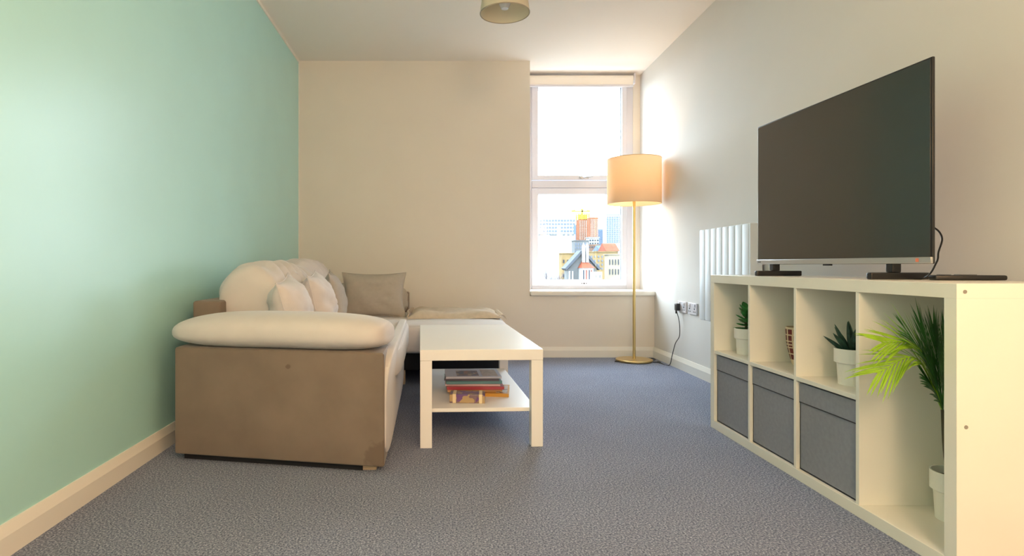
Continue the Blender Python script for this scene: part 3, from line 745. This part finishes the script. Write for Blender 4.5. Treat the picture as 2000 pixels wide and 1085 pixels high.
for s_, xx in ((-1, -hl + .17), (1, hl - .11)):
    f_ = tvp('foot', M_BLACKP, xx - .012, xx + .012, -.125, .085, SZ + .0005, SZ + .024, .004)
    q = MB().box(xx - .014, xx + .016, -.02, .012, SZ + .024, .845, .003).obj('foot_bracket', M_BLACKP, None); q.parent = f_; q.matrix_local = Matrix.Identity(4)
cabl = MB().tube(catmull([P(1818, 440, 1.97), P(1834, 452, 1.95), P(1840, 468, 1.94), P(1833, 492, 1.93), P(1829, 512, 1.93), Vector((1.60, 1.98, .787)), Vector((1.59, 2.10, .786))], 8), .0028, 6).obj('power_cable', M_BLACKP, None)
cabl.parent = tv; cabl.matrix_local = Matrix.Translation(-Vector(tv.location))
rc = thing('remote_control', 'slim black remote control lying behind the near television foot', 'remote', (1.675, 1.90, SZ), R(-12), local=True)
MB().box(-.10, .10, -.022, .022, .0005, .017, .006, 3).obj('handset', M_BLACKP, rc)
MB().box(-.08, -.05, -.012, .012, .017, .0185, .0006).box(-.03, .02, -.014, .014, .017, .0185, .0006).obj('keypad', mat('keypad_grey', c(60, 60, 62), .6), rc)

# ------------------------------------------------------------------ city beyond the glass
structure(MB().box(-400, 600, 12, 900, -15.2, -15).obj('ground', mat('distant_ground', (.06, .06, .055), .9, spec=.05, noise_amt=.3, nscale=.05)))
GZ = -15.0
WINM = mat('far_window', (.012, .015, .022), .5, spec=.05)
WINL = mat('far_window_pale', (.05, .06, .08), .5, spec=.05)
def building(name, label, x0, x1, yt, D, dep, m, rows=0, cols=0, ytop=None, ybot=None, wm=None, wfr=.55, hfr=.55, cat='building', group=None, roof=None):
    a = P(x0, yt, D); e = P(x1, yt, D); zt = a.z; dep = min(dep, D * .024)
    o = thing(name, label, cat, ((a.x + e.x) / 2, D + dep / 2, GZ), 0, group)
    box('wall', m, a.x, e.x, D, D + dep, GZ, zt, o)
    if rows and cols:
        z1 = P(0, ytop if ytop is not None else yt + 1.5, D).z; z0 = P(0, ybot, D).z
        cw = (e.x - a.x) / cols; rh = (z1 - z0) / rows; first = None
        for r_ in range(rows):
            for k in range(cols):
                loc = Vector((a.x + (k + .5) * cw, D - .02 * D / 60, z1 - (r_ + .5) * rh)) - Vector(o.location)
                if first is None:
                    first = MB().box(-cw * wfr / 2, cw * wfr / 2, -.05, .1, -rh * hfr / 2, rh * hfr / 2).obj('window', wm or WINM, None)
                    first.parent = o; first.location = loc
                else: share(first, 'window', loc, o)
    if roof == 'flat':
        box('parapet', m, a.x - .15, e.x + .15, D - .15, D + dep, zt, zt + D * .0012, o)
    return o
BR_OR = mat('orange_brick', (0.091, 0.032, 0.015), .9, spec=.05, noise_amt=.2, nscale=.4)
BR_YE = mat('yellow_brick', (0.097, 0.067, 0.032), .9, spec=.05, noise_amt=.15, nscale=1.0)
BR_CR = mat('cream_stone', (0.108, 0.091, 0.067), .9, spec=.05, noise_amt=.08, nscale=1.0)
C_PALE = mat('pale_concrete', (0.123, 0.126, 0.129), .8, spec=.05); C_WHITE = mat('white_render', (0.167, 0.167, 0.167), .8, spec=.05)
C_GREY = mat('grey_stone', (0.059, 0.059, 0.059), .9, spec=.05, noise_amt=.15, nscale=.8); C_BLUE = mat('blue_glass', (0.043, 0.064, 0.097), .3, spec=.05); C_GLASS = mat('pale_glass', (0.108, 0.126, 0.140), .3, spec=.05)
BALC = mat('white_balcony', (.22, .20, .18), .8, spec=.05); SLATE = mat('slate', (0.029, 0.032, 0.038), .8, spec=.05); TILE = mat('red_tile', (0.091, 0.022, 0.011), .85, spec=.05, noise_amt=.2, nscale=2); BLUEROOF = mat('blue_roof', (0.013, 0.029, 0.076), .6, spec=.05)
# farthest first
building('office_block', 'long pale office block at the far left of the view', 1030, 1124, 423, 260, 25, C_PALE, 6, 16, 427, 468, WINL, .6, .45)
t1 = building('brick_tower', 'orange residential tower topped with yellow scaffolding', 1131, 1150.5, 428, 210, 18, BR_OR, 13, 5, 430, 468, BALC, .45, .5)
a = P(1131, 428, 210); e = P(1150.5, 416, 210)
b = MB()
for k in range(6):
    xx = a.x + (e.x - a.x) * k / 5; b.box(xx - .2, xx + .2, 210, 210.4, a.z, e.z); b.box(xx - .2, xx + .2, 214.4, 214.8, a.z, e.z)
for k in range(4):
    zz = a.z + (e.z - a.z) * (k + 1) / 4; b.box(a.x, e.x, 209.9, 210.3, zz - .25, zz); b.box(a.x, e.x, 214.4, 214.8, zz - .25, zz)
b.obj('scaffolding', mat('yellow_scaffold', (.20, .15, .02), .8, spec=.05), t1)
cr = MB(); g0 = P(1116, 411, 214); g1 = P(1152, 411, 214)
cr.box(g0.x, g1.x, 213.7, 214.3, g0.z - .5, g0.z).box(P(1137, 0, 214).x - .35, P(1137, 0, 214).x + .35, 213.7, 214.3, a.z - 2, P(0, 408, 214).z)
cr.tube([(g0.x, 214, g0.z), (P(1137, 0, 214).x, 214, P(0, 408, 214).z), (g1.x, 214, g1.z)], .15, 5)
cr.obj('crane', mat('yellow_scaffold', (.20, .15, .02), .8, spec=.05), t1)
building('brick_tower', 'slightly shorter orange tower right of the scaffolded one', 1153, 1168.5, 424, 180, 18, BR_OR, 14, 5, 427, 464, BALC, .45, .5)
building('blue_tower', 'dark blue glass edge left of the scaffolded tower', 1126.5, 1130.5, 438, 236, 16, C_BLUE, 8, 1, 440, 468, WINM, .6, .5)
building('glass_block', 'bluish glass block between the orange and the pale towers', 1169, 1183, 447, 230, 20, C_BLUE, 8, 5, 449, 480, WINL, .7, .5)
building('pale_tower', 'pale glass tower at the right edge of the view', 1184.5, 1222, 419, 190, 22, C_GLASS, 14, 8, 422, 474, WINL, .6, .55, roof='flat')
building('slim_stack', 'slim pale stack rising left of the church chimneys', 1090.5, 1093, 443, 160, 2, C_WHITE)
building('white_block', 'plain white block in front of the pale offices', 1097, 1123.5, 457, 140, 15, C_WHITE, 1, 3, 456.2, 460.5, C_GREY, .5, .6)
building('white_block', 'low white block behind the bare trees', 1040, 1096, 458, 166, 15, C_WHITE, 1, 2, 456, 461, C_GREY, .6, .4)
building('flat_roof_block', 'grey flat-roofed block below the scaffolded tower', 1122.5, 1150, 470, 110, 12, C_GREY, 3, 6, 473, 494, WINL, .5, .6, roof='flat')
building('white_annex', 'white flat block with square windows below the shorter tower', 1150.5, 1170, 464, 115, 12, C_PALE, 2, 4, 466, 478, WINM, .5, .45, roof='flat')
building('brown_block', 'small brown block under the white flat block', 1148, 1172, 477, 104, 6, mat('brown_brick', (.06, .035, .025), .9, spec=.05), 1, 4, 479, 485, WINM, .5, .5)
def gable(name, label, x0, x1, yr, ye, D, dep, wm, rm, axis='x', cat='building', extra=None):
    """ridge runs sideways when axis is x, away from us when y"""
    dep = min(dep, D * .05)
    a = P(x0, ye, D); e = P(x1, ye, D); zr = P(0, yr, D).z; ze = a.z
    o = thing(name, label, cat, ((a.x + e.x) / 2, D + dep / 2, GZ))
    if axis == 'x':
        box('wall', wm, a.x, e.x, D, D + dep, GZ, ze, o)
        b = MB(); v = [b.bm.verts.new(q) for q in ((a.x - .2, D - .3, ze), (e.x + .2, D - .3, ze), (e.x + .2, D + dep + .3, ze), (a.x - .2, D + dep + .3, ze), (a.x - .2, D + dep / 2, zr), (e.x + .2, D + dep / 2, zr))]
        for f in ((0, 1, 5, 4), (2, 3, 4, 5), (1, 2, 5), (3, 0, 4), (0, 3, 2, 1)): b.bm.faces.new([v[i] for i in f])
        b.obj('roof', rm, o, smooth=False)
    else:
        xm = (a.x + e.x) / 2
        b = MB(); pts = [(a.x, GZ), (e.x, GZ), (e.x, ze), (xm, zr), (a.x, ze)]
        A_ = [b.bm.verts.new((q[0], D, q[1])) for q in pts]; B_ = [b.bm.verts.new((q[0], D + dep, q[1])) for q in pts]
        b.bm.faces.new(A_); b.bm.faces.new(B_[::-1])
        for i in range(5): b.bm.faces.new((A_[i], B_[i], B_[(i + 1) % 5], A_[(i + 1) % 5]))
        b.obj('wall', wm, o, smooth=False)
        b = MB(); tq = .22
        for sgn, xe in ((-1, a.x - .15), (1, e.x + .15)):
            n_ = Vector((zr - ze, 0, abs(xm - xe))).normalized(); n_.x *= sgn
            q0 = Vector((xm, 0, zr)); q1 = Vector((xe, 0, ze - .05))
            vs8 = [b.bm.verts.new((q.x + o_.x, yy, q.z + o_.z)) for yy in (D - .3, D + dep) for q, o_ in ((q0, n_ * 0), (q1, n_ * 0), (q1, n_ * tq), (q0, n_ * tq))]
            for f in ((0, 1, 2, 3), (7, 6, 5, 4), (0, 4, 5, 1), (1, 5, 6, 2), (2, 6, 7, 3), (3, 7, 4, 0)): b.bm.faces.new([vs8[i] for i in f])
        b.obj('roof', rm, o, smooth=False)
    return o, a, e
gable('slate_house', 'house with a bright blue roof below the pale tower', 1174, 1186, 478, 489, 94, 7, BR_YE, BLUEROOF)
gable('tiled_house', 'house with an orange tiled roof below the pale tower', 1185.5, 1207, 474, 490, 84, 9, BR_YE, TILE)
building('yellow_brick_block', 'wide yellow brick building on the right', 1152, 1200, 492, 70, 10, BR_YE, 4, 7, 497, 528, WINL, .35, .5, roof='flat')
building('cream_stone_block', 'cream stone building with narrow windows at the right edge', 1188, 1222, 497, 60, 9, BR_CR, 2, 6, 502, 540, WINM, .28, .55, roof='flat')
building('yellow_brick_block', 'yellow brick building left of the church', 1097, 1137, 495, 72, 10, BR_YE, 3, 5, 503, 545, WINM, .3, .45, roof='flat')
building('small_white_block', 'small white block low between church and brick building', 1160, 1176, 531, 46, 1, C_WHITE, 1, 2, 534, 545, C_GREY, .25, .5)
ch, ca, ce = gable('gabled_church', 'grey gabled church with twin white chimneys and red side roof', 1109, 1166, 492, 526, 54, 1.6, C_GREY, SLATE, 'y')
for x0 in (1137.5, 1144.5):
    l0 = P(x0, 480, 53.5); l1 = P(x0 + 5, 480, 53.5); zb = P(0, 512, 53.5).z
    box('chimney', C_WHITE, l0.x, l1.x, 53.4, 53.7, zb, l0.z, ch)
    b = MB(); v = [b.bm.verts.new(q) for q in ((l0.x, 53.4, l0.z), (l1.x, 53.4, l0.z), (l1.x, 53.7, l0.z), (l0.x, 53.7, l0.z), ((l0.x + l1.x) / 2, 53.55, P(0, 473, 53.5).z))]
    for f in ((0, 1, 4), (1, 2, 4), (2, 3, 4), (3, 0, 4), (3, 2, 1, 0)): b.bm.faces.new([v[i] for i in f])
    b.obj('spire', C_WHITE, ch, smooth=False)
q0 = P(1136, 523, 52.8); q1 = P(1157, 523, 52.8)
box('porch', C_WHITE, q0.x, q1.x, 52.4, 54, GZ, q0.z, ch)
b = MB(); zr = P(0, 508, 52.8).z
v = [b.bm.verts.new(q) for q in ((q0.x - .1, 52.2, q0.z), (q1.x + .1, 52.2, q0.z), (q1.x - .25, 54, zr), (q0.x + .3, 54, zr), (q0.x - .1, 54, q0.z), (q1.x + .1, 54, q0.z))]
for f in ((0, 1, 2, 3), (1, 5, 2), (0, 3, 4), (4, 5, 1, 0), (3, 2, 5, 4)): b.bm.faces.new([v[i] for i in f])
b.obj('porch_roof', TILE, ch, smooth=False)
for k, xx in enumerate((1139, 1144.5, 1150, 1154)):
    l0 = P(xx, 527, 52.38); l1 = P(xx + 2, 545, 52.38); box('window', WINM if k % 2 == 0 else TILE, l0.x, l1.x, 52.36, 52.42, l1.z, l0.z, ch)
for xx in (1111, 1117):
    l0 = P(xx, 529, 53.9); l1 = P(xx + 3, 548, 53.9); box('window', C_WHITE, l0.x, l1.x, 53.9, 54.02, l1.z, l0.z, ch)

# bare trees
BARK = mat('bare_bark', (.045, .036, .04), .95, spec=.05)
def tree(label, px, yt, D, seed):
    rg = random.Random(seed); top_ = P(px, yt, D); o = thing('bare_tree', label, 'tree', (top_.x, D, GZ), 0, 'bare trees outside the window')
    hgt = top_.z - GZ
    MB().tube([(top_.x, D, GZ), (top_.x + .1, D, GZ + hgt * .35), (top_.x, D, GZ + hgt * .62)], .30, 7, .14).obj('trunk', BARK, o)
    b = MB()
    def grow(q, d_, ln, r, lev):
        e_ = q + d_ * ln; m_ = q + d_ * ln * .5 + Vector((rg.uniform(-.1, .1), rg.uniform(-.1, .1), 0)) * ln * .5
        b.tube([q, m_, e_], r, 4, r * .6)
        if lev == 0: return
        for k in range(4 if lev > 1 else 5):
            nd = (d_ + Vector((rg.uniform(-.8, .8), rg.uniform(-.8, .8), rg.uniform(-.1, .6)))).normalized()
            grow(q + d_ * ln * rg.uniform(.45, 1), nd, ln * rg.uniform(.55, .75), r * .55, lev - 1)
    for k in range(6):
        zz = GZ + hgt * (.5 + .025 * k); aa = rg.uniform(0, 6.28)
        grow(Vector((top_.x, D, zz)), Vector((math.cos(aa) * .6, math.sin(aa) * .6, 1)).normalized(), hgt * .16, .10, 3)
    b.obj('branches', BARK, o)['kind'] = 'stuff'
tree('bare tree at the left edge of the window view', 1062, 503, 39, 1)
tree('bare tree just left of the yellow brick building', 1084, 500, 64, 2)
tree('shorter bare tree between the two taller ones', 1075, 512, 30, 3)

for o in bpy.data.objects:
    if '_local' in o: del o['_local']
